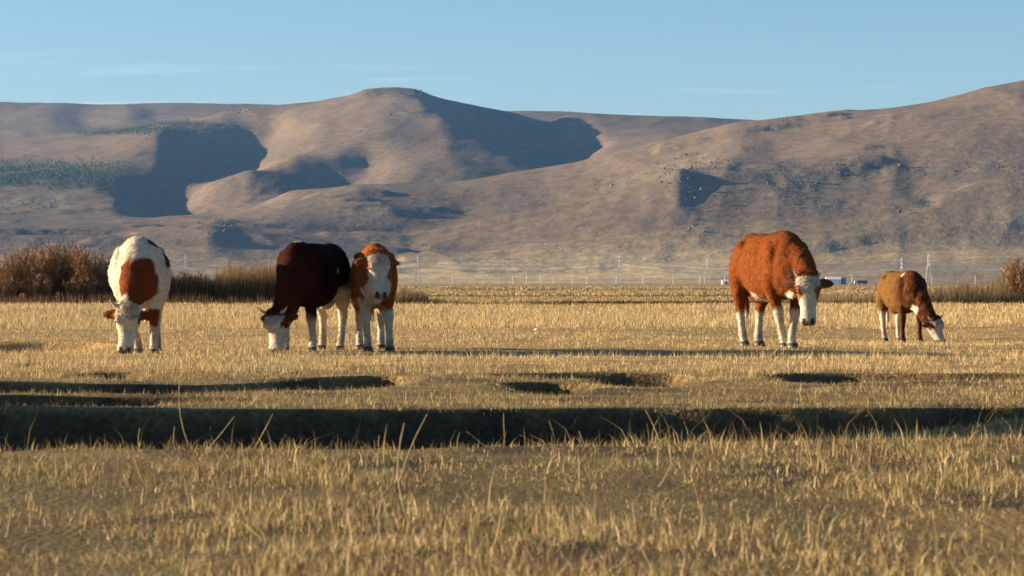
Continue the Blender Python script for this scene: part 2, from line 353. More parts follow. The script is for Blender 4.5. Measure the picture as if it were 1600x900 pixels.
Q = np.stack([I[:-1, :-1], I[:-1, 1:], I[1:, 1:], I[1:, :-1]], -1).reshape(-1, 4)
# turf colour: dry grass, browner on the heath, pale stubble at the foot, grey rock, green young plantation
pa = fbm(HX / 500, HY / 800, 5, 101)[..., None]; pb = fbm(HX / 120, HY / 260, 4, 111)[..., None]
hc = np.array([0.166, 0.120, 0.079]) * (0.84 + 0.3 * pa) * (0.85 + 0.3 * pb)
foot = (sstep(3600, 3250, DD) * np.exp(-((U - 800) / 420) ** 2))[..., None] if False else ((1 - sstep(3420, 3620, DD)) * (0.35 + 0.65 * np.exp(-((U - 800) / 380) ** 2)))[..., None]
hc = hc * (1 - foot) + np.array([0.48, 0.36, 0.185]) * (0.7 + 0.6 * fbm(HX / 700, HY / 22, 3, 171)[..., None]) * foot
rkk = np.clip(rk * 1.0, 0, 1)[..., None] * 0.6
hc = hc * (1 - rkk) + np.array([0.13, 0.115, 0.085]) * rkk
def gmask(a, b, ra, rb): return np.exp(-(np.abs((U - a) / ra)) ** 3 - (np.abs((yy - b) / rb)) ** 3)
green = np.maximum.reduce([1.2 * gmask(60, 274, 130, 19), 0.6 * gmask(200, 205, 90, 7), 0.5 * gmask(300, 195, 60, 5), 0.5 * gmask(620, 143, 60, 5)]) * np.clip((fbm(HX / 60, HY / 90, 3, 121) - 0.1) * 4, 0, 1)
green = (green * 0.92)[..., None]
hc = hc * (1 - green) + np.array([0.050, 0.062, 0.032]) * green
me = mesh_np('hills', np.stack([HX, HY, HZ], -1).reshape(-1, 3), Q, hc.reshape(-1, 3))
tag(link('hills', me, M['hill'], smooth=True), 'bare brown hills with shaded ravines behind the plain', kind='structure')

# loose rocks strewn over the rough ground of the hills
def ico():
    bm = bmesh.new(); bmesh.ops.create_icosphere(bm, subdivisions=1, radius=1); bm.verts.ensure_lookup_table()
    V = np.array([v.co[:] for v in bm.verts]); Fc = np.array([[v.index for v in f.verts] for f in bm.faces]); bm.free(); return V, Fc
IV, IF = ico()
prob = (np.clip(rk - 0.12, 0, 1) ** 1.5 * lift * taper * (DD < 6200)).ravel(); prob /= prob.sum()
pick = rng.choice(prob.size, 3500, p=prob)
cx = HX.ravel()[pick] + rng.normal(0, 5, pick.size); cy = HY.ravel()[pick] + rng.normal(0, 8, pick.size); cz = HZ.ravel()[pick]
sz = rng.gamma(2.0, 1.0, pick.size)[:, None, None] * 0.28 + 0.3
VV = IV[None] * (1 + rng.normal(0, 0.22, (pick.size, len(IV), 1))) * sz * np.array([1.2, 1.2, 0.9])
VV = VV + np.stack([cx, cy, cz], -1)[:, None, :]
FF = IF[None] + (np.arange(pick.size) * len(IV))[:, None, None]
rc = np.repeat(np.array([0.13, 0.105, 0.075])[None] * rng.uniform(0.7, 1.3, (pick.size, 1)), len(IV), 0)
tag(link('loose_rocks', mesh_np('loose_rocks', VV.reshape(-1, 3), FF.reshape(-1, 3), rc), M['rock']), 'grey boulders strewn over the rocky ribs of the hills', 'rocks', kind='stuff')

# young conifers of the hillside plantation, seen as one dark green mass
prob = (green[..., 0] * lift * taper * (U < 330)).ravel() ** 1.5; prob /= prob.sum()
pick = rng.choice(prob.size, 5200, p=prob)
cx = HX.ravel()[pick] + rng.normal(0, 5, pick.size); cy = HY.ravel()[pick] + rng.normal(0, 8, pick.size); cz = HZ.ravel()[pick]
k = 6; an = np.arange(k) * 2 * math.pi / k
cone = np.concatenate([np.stack([np.cos(an), np.sin(an), np.zeros(k)], -1), [[0, 0, 1]]])
hh = rng.uniform(2.0, 4.2, (pick.size, 1, 1))
VV = cone[None] * np.concatenate([hh * 0.42, hh * 0.42, hh], -1) * (1 + rng.normal(0, 0.18, (pick.size, k + 1, 1)))
VV = VV + np.stack([cx, cy, cz - 0.4], -1)[:, None, :]
cf = np.array([[i, (i + 1) % k, k] for i in range(k)])
FF = cf[None] + (np.arange(pick.size) * (k + 1))[:, None, None]
rc = np.repeat(np.array([0.05, 0.065, 0.03])[None] * rng.uniform(0.7, 1.3, (pick.size, 1)), k + 1, 0)
tag(link('young_plantation', mesh_np('young_plantation', VV.reshape(-1, 3), FF.reshape(-1, 3), rc), M['rock']), 'dark green young plantation on the left hill slope', 'plantation', kind='stuff')

# ------------------------------------------------------------------ cattle
def loft(rings, V, Fc, roof=0.0):
    """rings: list of (center, axis a (half vector), axis b (half vector), b_low scale, power)"""
    n = 18; base = len(V)
    for (c, a, b, low, p) in rings:
        c = np.array(c, float); a = np.array(a, float); b = np.array(b, float)
        for i in range(n):
            t = 2 * math.pi * i / n; ct, st = math.cos(t), math.sin(t)
            x = math.copysign(abs(ct) ** (2 / p), ct); y = math.copysign(abs(st) ** (2 / p), st)
            V.append(c + a * x * (1 - roof * max(y, 0) ** 2) + b * y * (low if y < 0 else 1.0))
    m = len(rings)
    for j in range(m - 1):
        for i in range(n):
            k2 = (i + 1) % n
            Fc.append([base + j * n + i, base + j * n + k2, base + (j + 1) * n + k2, base + (j + 1) * n + i])
    for (j, rev) in ((0, True), (m - 1, False)):
        ci = len(V); V.append(np.mean([V[base + j * n + i] for i in range(n)], axis=0))
        for i in range(n):
            k2 = (i + 1) % n; q = [base + j * n + i, base + j * n + k2, ci]
            Fc.append(q[::-1] if rev else q)
def ellipsoid(V, Fc, c, r, ax=None):
    A = np.eye(3) if ax is None else np.array(ax, float)
    rg = []
    for t in np.linspace(-0.97, 0.97, 9):
        s = math.sqrt(1 - t * t)
        rg.append((np.array(c) + A[0] * r[0] * t, A[1] * r[1] * s, A[2] * r[2] * s, 1.0, 2.0))
    loft(rg, V, Fc)

def leg(V, Fc, pts):
    loft([((p[0], p[1], p[2]), (p[3], 0, 0), (0, p[4], 0), 1.0, 2.2) for p in pts], V, Fc)

def make_cow(name, label, loc, heading, S, pose, coat, width=1.0, horns=True, hairs=26000, seed=1):
    """pose: poll, muzzle (local, unscaled), yaw of the face, front/hind feet offsets"""
    r_ = np.random.default_rng(seed)
    root = empty(name, loc, math.atan2(heading[1], heading[0]), S)
    tag(root, label, 'cow', 'cattle grazing on the pasture')
    V, Fc = [], []
    W = width
    T = [(-0.97, 1.10, .07, .09, .14), (-0.93, 1.08, .17, .17, .24), (-0.84, 1.05, .235, .255, .32), (-0.68, 1.02, .275, .315, .36), (-0.48, .985, .29, .33, .37), (-0.22, .95, .335, .375, .405),
         (0.05, .94, .35, .382, .415), (0.28, .95, .32, .375, .405), (0.44, .97, .28, .375, .42), (0.58, .985, .265, .35, .41), (0.70, .985, .225, .29, .37), (0.80, .965, .165, .20, .28), (0.87, .94, .09, .11, .16)]
    loft([((x, 0, z), (0, w_ * W, 0), (0, 0, ht), hb / ht, 2.25) for (x, z, w_, ht, hb) in T], V, Fc, 0.30)
    P = np.array(pose['poll'], float); Mz = np.array(pose['muzzle'], float); psi = R(pose.get('yaw', 0))
    hd = (Mz - P); HL = np.linalg.norm(hd); hd /= HL
    L = np.array([-math.sin(psi), math.cos(psi), 0.0]); L -= hd * L.dot(hd); L /= np.linalg.norm(L)
    N = np.cross(hd, L) * 1.0
    fw = np.array([math.cos(psi), math.sin(psi), 0.4])
    if N.dot(fw) < 0: N = -N
    # neck: from inside the chest to behind the poll
    s0 = np.array([0.42, 0, 1.03]); e0 = P - N * 0.08 + hd * 0.05
    c1 = s0 + np.array([0.32, 0, 0.05 if P[2] > 0.9 else -0.02]); c2 = e0 - (hd * 0.12 * (1 if P[2] > 0.9 else 0.2)) - np.array([math.cos(psi) * .22, math.sin(psi) * .22, -0.16 if P[2] < 0.9 else -0.02])
    rg = []
    for t in np.linspace(0, 1, 9):
        p = (1 - t) ** 3 * s0 + 3 * (1 - t) ** 2 * t * c1 + 3 * (1 - t) * t * t * c2 + t ** 3 * e0
        d = 3 * (1 - t) ** 2 * (c1 - s0) + 6 * (1 - t) * t * (c2 - c1) + 3 * t * t * (e0 - c2); d /= np.linalg.norm(d)
        l = np.array([0, 1, 0]) * (1 - t) + L * t; l -= d * l.dot(d); l /= np.linalg.norm(l)
        b = np.cross(d, l)
        if b[2] < 0 and abs(b[2]) > abs(b[0]): b = -b
        wv = .215 * (1 - t) + .105 * t; hv = .31 * (1 - t) ** 1.1 + .155 * (1 - (1 - t) ** 1.1)
        rg.append((p, l * wv * (0.85 + .15 * W), b * hv, 1.0, 2.1))
    loft(rg, V, Fc)
    # dewlap
    mid = 0.35 * s0 + 0.65 * (0.5 * (c1 + c2)); 
    ellipsoid(V, Fc, (0.70, 0, 0.70), (.16, .06, .14))
    # head
    HS = [(-.05, .075, .05, .8), (0.0, .100, .085, .9), (.09, .118, .105, 1.05), (.20, .128, .115, 1.25), (.30, .122, .110, 1.35), (.45, .095, .095, 1.30), (.62, .078, .082, 1.15), (.78, .078, .075, 1.0), (.88, .086, .076, .95), (.95, .080, .066, .9), (1.0, .055, .045, .8)]
    loft([(P + hd * t * HL - N * (.02 + .03 * math.sin(min(t, 1) * math.pi)), L * w_ * 1.1, N * h_ * 1.08, low, 2.4) for (t, w_, h_, low) in HS], V, Fc)
    ellipsoid(V, Fc, P - hd * .01 + N * .02, (.07, .11, .075), [hd, L, N])          # poll
    for s in (-1, 1):
        ellipsoid(V, Fc, P + hd * HL * .26 + L * s * .098 + N * .045, (.05, .035, .04), [hd, L, N])   # brow
        ellipsoid(V, Fc, P + hd * HL * .33 + L * s * .075 - N * .06, (.10, .045, .085), [hd, L, N])   # cheek
        # ear: a flat leaf standing out sideways
        ea = L * s * 0.95 - N * 0.25 + hd * pose.get('ear', 0.12) ; ea /= np.linalg.norm(ea)
        eb = hd - ea * hd.dot(ea); eb /= np.linalg.norm(eb); ec = np.cross(ea, eb)
        e0_ = P + hd * .045 + L * s * .085 - N * .03
        loft([(e0_ + ea * q * .215, eb * a_, ec * c_, 1, 2.0) for (q, a_, c_) in ((0, .028, .026), (.2, .042, .026), (.45, .062, .024), (.7, .055, .021), (.88, .033, .018), (1.0, .012, .012))], V, Fc)
    # legs
    FO = pose.get('front', [(0, 0), (0, 0)]); HO = pose.get('hind', [(0, 0), (0, 0)]); bend = pose.get('bend', [0, 0])
    feet = []
    for k, s in ((0, 1), (1, -1)):
        dx, dy = FO[k]; y0 = .17 * s * W; bk = bend[k]
        leg(V, Fc, [(.50, y0 * 1.05, .98, .15, .07), (.48, y0 * 1.15, .82, .155, .095), (.46, y0 * 1.12, .68, .115, .085), (.46 + dx * .25, y0 + dy * .25, .54, .075, .066), (.475 + dx * .5 + bk, y0 + dy * .5, .41, .070, .064), (.475 + dx * .55 + bk * .8, y0 + dy * .55, .36, .058, .052),
                    (.46 + dx * .75 + bk * .3, y0 + dy * .75, .25, .044, .042), (.455 + dx * .92, y0 + dy * .92, .14, .052, .048), (.475 + dx, y0 + dy, .08, .047, .047), (.50 + dx, y0 + dy, .035, .060, .056), (.505 + dx, y0 + dy, .0, .066, .06)])
        feet.append((.505 + dx, y0 + dy))
        dx, dy = HO[k]; y0 = .165 * s * W
        leg(V, Fc, [(-.70, y0 * .9, 1.08, .19, .09), (-.68, y0 * 1.15, .92, .20, .115), (-.64, y0 * 1.25, .76, .165, .11), (-.66 + dx * .15, y0 * 1.18 + dy * .15, .62, .115, .085), (-.73 + dx * .3, y0 * 1.05 + dy * .3, .51, .075, .06), (-.785 + dx * .45, y0 + dy * .45, .43, .070, .056),
                    (-.775 + dx * .6, y0 + dy * .6, .33, .050, .044), (-.765 + dx * .75, y0 + dy * .75, .22, .044, .042), (-.75 + dx * .92, y0 + dy * .92, .13, .053, .049), (-.73 + dx, y0 + dy, .08, .048, .047), (-.705 + dx, y0 + dy, .035, .060, .056), (-.70 + dx, y0 + dy, .0, .066, .06)])
        feet.append((-.70 + dx, y0 + dy))
        ellipsoid(V, Fc, (.50, .215 * s * W, .98), (.16, .075, .24))                       # shoulder
        ellipsoid(V, Fc, (-.52, .20 * s * W, 1.185), (.09, .07, .055))                     # hook bone
        ellipsoid(V, Fc, (-.90, .09 * s * W, 1.19), (.06, .05, .05))                       # pin bone
    ellipsoid(V, Fc, (.36, 0, 1.285), (.20, .06, .055)); ellipsoid(V, Fc, (-.85, 0, 1.27), (.12, .05, .06))   # withers, tail head
    ellipsoid(V, Fc, (-.50, 0, .60), (.15, .10, .09))                                        # udder or sheath
    tl = [(-.93, 0, 1.27), (-.99, 0, 1.24), (-1.02, .01, 1.15), (-1.02, .015, .98), (-1.01, .02, .80), (-1.0, .02, .62), (-1.0, .03, .50), (-1.0, .03, .40), (-1.0, .03, .32)]
    tr_ = [.035, .034, .030, .026, .024, .023, .034, .036, .012]
    loft([(p, (q if i < 2 else q, 0, q if i < 2 else 0), (0, q, 0), 1, 2) for i, (p, q) in enumerate(zip(tl, tr_))], V, Fc)
    raw = bpy.data.meshes.new('raw'); raw.from_pydata([tuple(v) for v in V], [], Fc); raw.update()
    tmp = bpy.data.objects.new('raw', raw); C.objects.link(tmp)
    bm = bmesh.new(); bm.from_mesh(raw); bmesh.ops.recalc_face_normals(bm, faces=bm.faces); bm.to_mesh(raw); bm.free()
    rm = tmp.modifiers.new('r', 'REMESH'); rm.mode = 'VOXEL'; rm.voxel_size = 0.0165; rm.adaptivity = 0
    sm = tmp.modifiers.new('s', 'SMOOTH'); sm.factor = 0.5; sm.iterations = 5
    dg = bpy.context.evaluated_depsgraph_get()
    body = bpy.data.meshes.new_from_object(tmp.evaluated_get(dg)); body.name = 'cow_body'
    bpy.data.objects.remove(tmp); bpy.data.meshes.remove(raw)
    n = len(body.vertices); co = np.empty(n * 3, np.float32); body.vertices.foreach_get('co', co); co = co.reshape(-1, 3).astype(float)
    no = np.empty(n * 3, np.float32); body.vertices.foreach_get('normal', no); no = no.reshape(-1, 3)
    # slight unevenness of the coat and muscles
    lump = (fbm(co[:, 0] * 5 + co[:, 1] * 3, co[:, 2] * 5 - co[:, 1] * 4, 3, seed) - 0.5) * 0.022
    lump = lump * 1.3 * (np.abs(co[:, 0]) < .95) * (co[:, 2] > .5)
    ay = np.abs(co[:, 1])
    def dent(c, rr, d): return -d * np.exp(-((co[:, 0] - c[0]) / rr[0]) ** 2 - ((ay - c[1] * W) / rr[1]) ** 2 - ((co[:, 2] - c[2]) / rr[2]) ** 2)
    lump = lump + dent((-.34, .27, 1.14), (.16, .16, .13), .04) + dent((.26, .32, .98), (.12, .15, .26), .02) + dent((-.40, .28, .78), (.10, .16, .16), .03) + dent((.66, .20, 1.06), (.06, .14, .16), .03) + dent((-.72, .22, 1.20), (.14, .10, .09), .018)
    lump = lump + .006 * np.sin(co[:, 0] * 48 + co[:, 2] * 6) * np.exp(-((co[:, 0] - .0) / .22) ** 4) * sstep(.18, .26, ay) * np.exp(-((co[:, 2] - .95) / .22) ** 4)
    co2 = co + no * lump[:, None]
    body.vertices.foreach_set('co', co2.astype(np.float32).ravel())
    def frame(p):
        q = p - P; t = q.dot(hd) / HL; l = q.dot(L); v = q.dot(N)
        d = np.linalg.norm(q - np.outer(np.clip(t, -.2, 1.05) * HL, hd), axis=1)
        return t, l, v, d
    def colour(p):
        t, l, v, d = frame(p)
        nz = fbm(p[:, 0] * 4 + 3 * p[:, 1] + seed, p[:, 2] * 4 - 2 * p[:, 1], 4, seed + 5) - 0.5
        nf = fbm(p[:, 0] * 16 + 9 * p[:, 1] + seed, p[:, 2] * 16 - 7 * p[:, 1], 3, seed + 6) - 0.5
        head = (d < .19) & (t > -.10) & (t < 1.1)
        ear = (np.abs(l) > .125 + 0.0) & (t < .34) & (t > -.25) & (np.abs(l) < .34) & (np.abs(v + .03) < .16)
        c = coat(p, t, l, v, head, ear, nz, nf)
        mud = np.clip((.42 - p[:, 2]) * 3.0, 0, 1) * np.clip(.25 + nz * 1.6 + nf * 1.4, 0, .75) * (~head)
        c = mixc(c, full(p, (0.17, 0.115, 0.07)), mud)
        # muzzle skin and hooves
        mz = (head & (t > .92))[:, None]; c = np.where(mz, np.array([0.30, 0.20, 0.16]) * 1.0, c)
        ns = head & (t > .86) & (t < .99) & (np.abs(np.abs(l) - .045) < .022) & (v > .0)
        c = np.where(ns[:, None], np.array([0.05, 0.035, 0.03]), c)
        c = np.where((p[:, 2] < .055)[:, None], np.array([0.06, 0.048, 0.035]), c)
        return np.clip(c, 0.004, 0.9)
    col = colour(co2)
    set_col(body, col)
    link('body', body, M['coat'], root, smooth=True)
    # short hair over the hide, longer and curly on the poll
    body.calc_loop_triangles(); nt_ = len(body.loop_triangles)
    tri = np.empty(nt_ * 3, np.int32); body.loop_triangles.foreach_get('vertices', tri); tri = tri.reshape(-1, 3)
    A, B, D_ = co2[tri[:, 0]], co2[tri[:, 1]], co2[tri[:, 2]]
    nn = np.cross(B - A, D_ - A); ar = np.linalg.norm(nn, axis=1); nn = nn / np.maximum(ar, 1e-9)[:, None]
    cen = (A + B + D_) / 3; tt, ll, vv, dd = frame(cen)
    pollw = ((dd < .2) & (tt < .22) & (tt > -.2) & (np.abs(ll) < .12))
    wgt = ar * np.where(pollw, 3.5, 1.0); wgt /= wgt.sum()
    pk = r_.choice(nt_, hairs, p=wgt)
    a1, a2 = r_.random((2, hairs)); sw = a1 + a2 > 1; a1[sw] = 1 - a1[sw]; a2[sw] = 1 - a2[sw]
    pp = A[pk] + (B - A)[pk] * a1[:, None] + (D_ - A)[pk] * a2[:, None]; nn = nn[pk]; pw = pollw[pk]
    flow = np.array([-0.6, 0, -0.8])[None] + r_.normal(0, .45, (hairs, 3))
    flow -= nn * (flow * nn).sum(1)[:, None]; flow /= np.maximum(np.linalg.norm(flow, axis=1), 1e-6)[:, None]
    ln = np.where(pw, r_.uniform(.025, .045, hairs), r_.uniform(.018, .044, hairs))[:, None]
    dr = flow * .85 + nn * np.where(pw, .5, .26)[:, None]
    side = np.cross(nn, flow) * .0042
    tip = pp + dr * ln
    HV = np.stack([pp - side - nn * .003, pp + side - nn * .003, tip], 1).reshape(-1, 3)
    hcol = colour(pp) * r_.uniform(.68, 1.32, (hairs, 1))
    hm = mesh_np('hair', HV, np.arange(hairs * 3).reshape(-1, 3), np.repeat(np.clip(hcol, 0, .9), 3, 0))
    tag(link('hair', hm, M['fur'], root), kind='stuff')
    for s in (-1, 1):
        ev, ef = [], []
        ellipsoid(ev, ef, P + hd * HL * .295 + L * s * .118 + N * .035, (.026, .017, .021), [hd, L, N])
        em = bpy.data.meshes.new('eye'); em.from_pydata([tuple(q) for q in ev], [], ef); em.update(); link('eye', em, M['eye'], root, True)
        if horns:
            hv, hf = [], []; b0 = P + L * s * .085 + N * .02 - hd * .015; rg = []
            for q, rr in ((0, .026), (.35, .022), (.7, .015), (1, .004)):
                rg.append((b0 + L * s * .13 * q ** .8 * pose.get('horn', 1) + (N * .35 - hd * .65) * .10 * q ** 1.8, N * rr, hd * rr, 1, 2))
            loft(rg, hv, hf); q = bpy.data.meshes.new('horn'); q.from_pydata([tuple(z) for z in hv], [], hf); q.update(); link('horn', q, M['horn'], root, True)
    for (fx, fy) in feet:
        hv, hf = [], []
        loft([((fx + .012 * (1 - q), fy, z), (a_, 0, 0), (0, b_, 0), 1, 2.3) for q, z, a_, b_ in ((0, -.02, .074, .066), (.5, .02, .070, .063), (1, .055, .056, .054))], hv, hf)
        q = bpy.data.meshes.new('hoof'); q.from_pydata([tuple(z) for z in hv], [], hf); q.update(); link('hoof', q, M['hoof'], root, True)
    return root

WHITE = np.array([0.46, 0.41, 0.33]); CREAM = np.array([0.54, 0.47, 0.35])
def mixc(a, b, m): m = np.clip(m, 0, 1)[:, None]; return a * (1 - m) + b * m
def blot(p, c, r): return np.sqrt((((p - np.array(c)) / np.array(r)) ** 2).sum(1))
def full(p, c): return np.tile(np.array(c, float), (len(p), 1))
def edge(v, nz, k=10, j=1.4): return np.clip((1 - v + nz * j * 1.7) * k, 0, 1)

def coat_white(p, t, l, v, head, ear, nz, nf):
    c = full(p, CREAM); rust = np.array([0.14, 0.036, 0.011]); dark = np.array([0.10, 0.03, 0.015])
    c = mixc(c, full(p, rust), edge(blot(p, (.95, .05, .80), (.50, .33, .33)), nz, 9, .45) * (~head))
    c = mixc(c, full(p, dark), edge(blot(p, (.30, .17, 1.26), (.26, .13, .11)), nz, 9, .7) + edge(blot(p, (.15, .29, 1.10), (.22, .12, .14)), nz, 9, .7) + edge(blot(p, (.45, .26, 1.02), (.10, .10, .09)), nz, 9, .7))
    c = mixc(c, full(p, rust), edge(blot(p, (-.3, -.3, 1.25), (.3, .10, .06)), nz, 9))
    c = mixc(c, full(p, rust * .9), ear * 1.0)
    c = mixc(c, full(p, (0.42, 0.24, 0.11)), head * np.clip((nf - .06) * 9, 0, .75) * (t < .62))
    c = mixc(c, full(p, rust), edge(blot(p, (.5, .14, .43), (.16, .16, .09)), nz, 8) * (p[:, 0] > .3))
    return c
def coat_dark(p, t, l, v, head, ear, nz, nf):
    c = full(p, (0.016, 0.006, 0.004)); wht = full(p, WHITE)
    c = mixc(c, full(p, (0.062, 0.014, 0.006)), np.clip(p[:, 0] * 1.3 - .35 + nz, 0, 1))
    lg = np.clip((.47 + nz * .25 - p[:, 2]) * 14, 0, 1) * ((p[:, 0] < .8) & ~head)
    lg = np.maximum(lg, np.clip((.80 + nz * .35 + np.minimum(0, p[:, 0] + .45) * -.1 - p[:, 2]) * 12, 0, 1) * (p[:, 0] < -.34) * (~head))
    c = mixc(c, wht, lg)
    for q, r in (((-.15, .36, .98), (.10, .12, .06)), ((-.42, .32, 1.13), (.05, .12, .05)), ((-.88, 0, 1.3), (.16, .10, .08)), ((.50, 0, 1.33), (.10, .05, .07)), ((-.7, -.2, .6), (.2, .2, .3))):
        c = mixc(c, wht, edge(blot(p, q, r), nz, 9, .8))
    face = head & (t > .03 + 0 * nz)
    c = mixc(c, wht, face * 1.0); c = mixc(c, full(p, (0.09, 0.025, 0.012)), ear * 1.0)
    return c
def coat_young(p, t, l, v, head, ear, nz, nf):
    c = full(p, (0.21, 0.062, 0.014)); wht = full(p, WHITE)
    lg = np.clip((.60 + nz * .4 - p[:, 2]) * 12, 0, 1) * ~head
    c = mixc(c, wht, lg)
    c = mixc(c, wht, edge(blot(p, (.45, 0, 1.36), (.40, .12, .14)), nz, 9, .8))
    c = mixc(c, wht, edge(blot(p, (.85, .0, .74), (.30, .20, .22)), nz, 9, .9) * ~head)
    c = mixc(c, wht, (head & (t > -.02)) * 1.0)
    c = mixc(c, full(p, (0.20, 0.055, 0.02)), ear * 1.0)
    return c
def coat_orange(p, t, l, v, head, ear, nz, nf):
    c = full(p, (0.150, 0.041, 0.010)); wht = full(p, WHITE)
    lg = np.clip((.46 + nz * .22 - p[:, 2]) * 16, 0, 1) * (~head) * (p[:, 0] < .75)
    c = mixc(c, wht, lg)
    c = mixc(c, wht, np.clip((.615 + nz * .15 - p[:, 2]) * 16, 0, 1) * (np.abs(p[:, 0]) < .42) * (np.abs(p[:, 1]) < .34))
    c = mixc(c, wht, edge(blot(p, (.74, 0, .60), (.10, .09, .12)), nz, 9, .8) * ~head)
    c = mixc(c, full(p, CREAM), (head & (t > -.03)) * 1.0)
    c = mixc(c, full(p, (0.24, 0.085, 0.03)), edge(blot(np.stack([t, np.abs(l), v * 0], -1), (.33, .115, 0), (.16, .045, 1)), nf, 6, .8) * head)
    c = mixc(c, full(p, (0.12, 0.05, 0.028)), ear * 1.0)
    return c
def coat_tan(p, t, l, v, head, ear, nz, nf):
    c = full(p, (0.135, 0.072, 0.022)); wht = full(p, WHITE)
    c = mixc(c, full(p, (0.052, 0.018, 0.009)), np.clip((p[:, 0] - .22 + nz * .5) * 3.0, 0, 1))  # front half darkened: shade painted into the coat
    c = mixc(c, full(p, (0.16, 0.06, 0.02)), np.clip(nf * 3, 0, .5))
    lg = np.clip((.56 + nz * .2 - p[:, 2]) * 12, 0, 1) * (p[:, 0] < -.3)
    c = mixc(c, wht, lg)
    c = mixc(c, wht, edge(blot(p, (.72, -.02, .62), (.16, .10, .15)), nz, 9, .8) * ~head)
    c = mixc(c, wht, edge(blot(p, (.42, -.14, 1.27), (.05, .05, .14)), nz, 9, .5))
    c = mixc(c, full(p, WHITE * .85), (head & (t > .02)) * 1.0); c = mixc(c, full(p, (0.16, 0.06, 0.03)), ear * 1.0)
    return c

def put(u, y, D=None):
    D = depth_of(y) if D is None else D
    x = float(gx(u, D)); z = float(ground_z(np.array([x]), np.array([D]))[0][0]); return (x, D, z)
def unit(a): return (math.cos(R(a)), math.sin(R(a)))
# white cow, facing the camera, grazing
make_cow('cow', 'creamy white cow with rust chest patch grazing head down beside the brown thicket', put(219, 0, 33.6), unit(-85), 1.00,
         dict(poll=(1.08, -.09, .52), muzzle=(1.20, -.12, .02), yaw=-4, front=[(.02, .0), (-.08, .17)], hind=[(.05, 0), (-.1, 0)], ear=.1), coat_white, 1.02, True, seed=3)
make_cow('cow', 'dark red-brown cow with white face and white legs grazing next to young orange cow', put(487, 0, 34.3), unit(-106), .96,
         dict(poll=(1.10, -.06, .46), muzzle=(1.16, -.05, -.02), yaw=-18, front=[(-.10, .0), (.10, .02)], hind=[(.14, .02), (-.12, -.02)], bend=[0, .06], ear=-.1), coat_dark, .88, True, seed=5)
make_cow('cow', 'young orange and white cow looking ahead with white face, beside dark red-brown cow', put(584, 0, 34.4), unit(-84), .94,
         dict(poll=(.98, .0, 1.17), muzzle=(1.13, .02, .66), yaw=12, front=[(.10, .02), (-.06, .05)], hind=[(-.1, 0), (.08, .0)], ear=.05), coat_young, .86, False, seed=8)
make_cow('cow', 'bright rust-orange cow with curly cream face and white lower legs, head half lowered', put(1206, 0, 36.2), unit(-76), 1.07,
         dict(poll=(1.10, .05, .80), muzzle=(1.19, .02, .27), yaw=-20, front=[(.06, -.10), (-.06, .16)], hind=[(-.02, -.06), (.10, .02)], ear=.05, horn=.6), coat_orange, .92, True, seed=11)
make_cow('cow', 'smaller tan-brown cow with shade painted on its neck grazing beside the right-hand scrub', put(1411, 0, 46.5), unit(-79), .85,
         dict(poll=(1.06, .26, .42), muzzle=(1.17, .38, -.03), yaw=26, front=[(.0, .0), (.05, -.02)], hind=[(.0, 0), (.06, .02)], ear=.05), coat_tan, .98, True, seed=14)

# ------------------------------------------------------------------ shrubs and reeds behind the pasture
def shrub_mesh(seed, H, spread, n, twigs):
    r_ = np.random.default_rng(seed); mb_v, mb_f, cl = [], [], []
    tv, tf, tcl = [], [], []
    def tube(V, Fa, cl_, a, b, ra, rb, c):
        n0 = len(V); d = b - a; d = d / np.linalg.norm(d); p = np.cross(d, (0.3, 0.9, 0.1)); p /= np.linalg.norm(p); q = np.cross(d, p)
        for (o, r) in ((a, ra), (b, rb)):
            for i in range(3):
                t = i * 2.0944; V.append(o + (p * math.cos(t) + q * math.sin(t)) * r); cl_.append(c)
        for i in range(3):
            j = (i + 1) % 3; Fa.append([n0 + i, n0 + j, n0 + 3 + j]); Fa.append([n0 + i, n0 + 3 + j, n0 + 3 + i])
    for i in range(n):
        a = r_.uniform(0, 6.28); rr = spread * r_.uniform(0, .55); p = np.array([math.cos(a) * rr, math.sin(a) * rr * .7, 0])
        h = H * r_.uniform(.55, 1.0) * (1 - .35 * (rr / spread)); out = np.array([math.cos(a), math.sin(a), 0]) * spread * r_.uniform(.1, .6)
        base = np.array([0.11, 0.060, 0.030]) * r_.uniform(.7, 1.4)
        prev = p - np.array([0, 0, .05])
        for s in range(1, 5):
            f = s / 4; q = p + out * f ** 1.4 + np.array([r_.normal(0, .05), r_.normal(0, .05), h * f])
            tube(mb_v, mb_f, cl, prev, q, .017 * (1.05 - f + .25), .017 * (1.05 - f), base)
            for _ in range(twigs if s > 1 else 1):
                st = prev + (q - prev) * r_.random(); dr = np.array([r_.normal(0, .5), r_.normal(0, .5), r_.uniform(.4, 1.1)])
                en = st + dr * H * .17 * r_.uniform(.5, 1.2)
                tc = np.array([0.235, 0.130, 0.056]) * r_.uniform(.6, 1.35) if f > .4 else np.array([0.16, 0.085, 0.04]) * r_.uniform(.6, 1.3)
                n0 = len(tv); sd = np.cross(dr, (r_.normal(), r_.normal(), .1)); sd = sd / np.linalg.norm(sd) * .012
                tv += [st - sd, st + sd, en]; tcl += [tc] * 3; tf.append([n0, n0 + 1, n0 + 2])
                for _k in range(2):
                    s2 = st + (en - st) * r_.uniform(.3, .9); e2 = s2 + (dr * .4 + r_.normal(0, .4, 3)) * H * .10
                    n0 = len(tv); tv += [s2 - sd * .7, s2 + sd * .7, e2]; tcl += [tc * 1.1] * 3; tf.append([n0, n0 + 1, n0 + 2])
            prev = q
    return mesh_np('stems', np.array(mb_v), np.array(mb_f), np.array(cl)), mesh_np('twigs', np.array(tv), np.array(tf), np.array(tcl))
protos = []
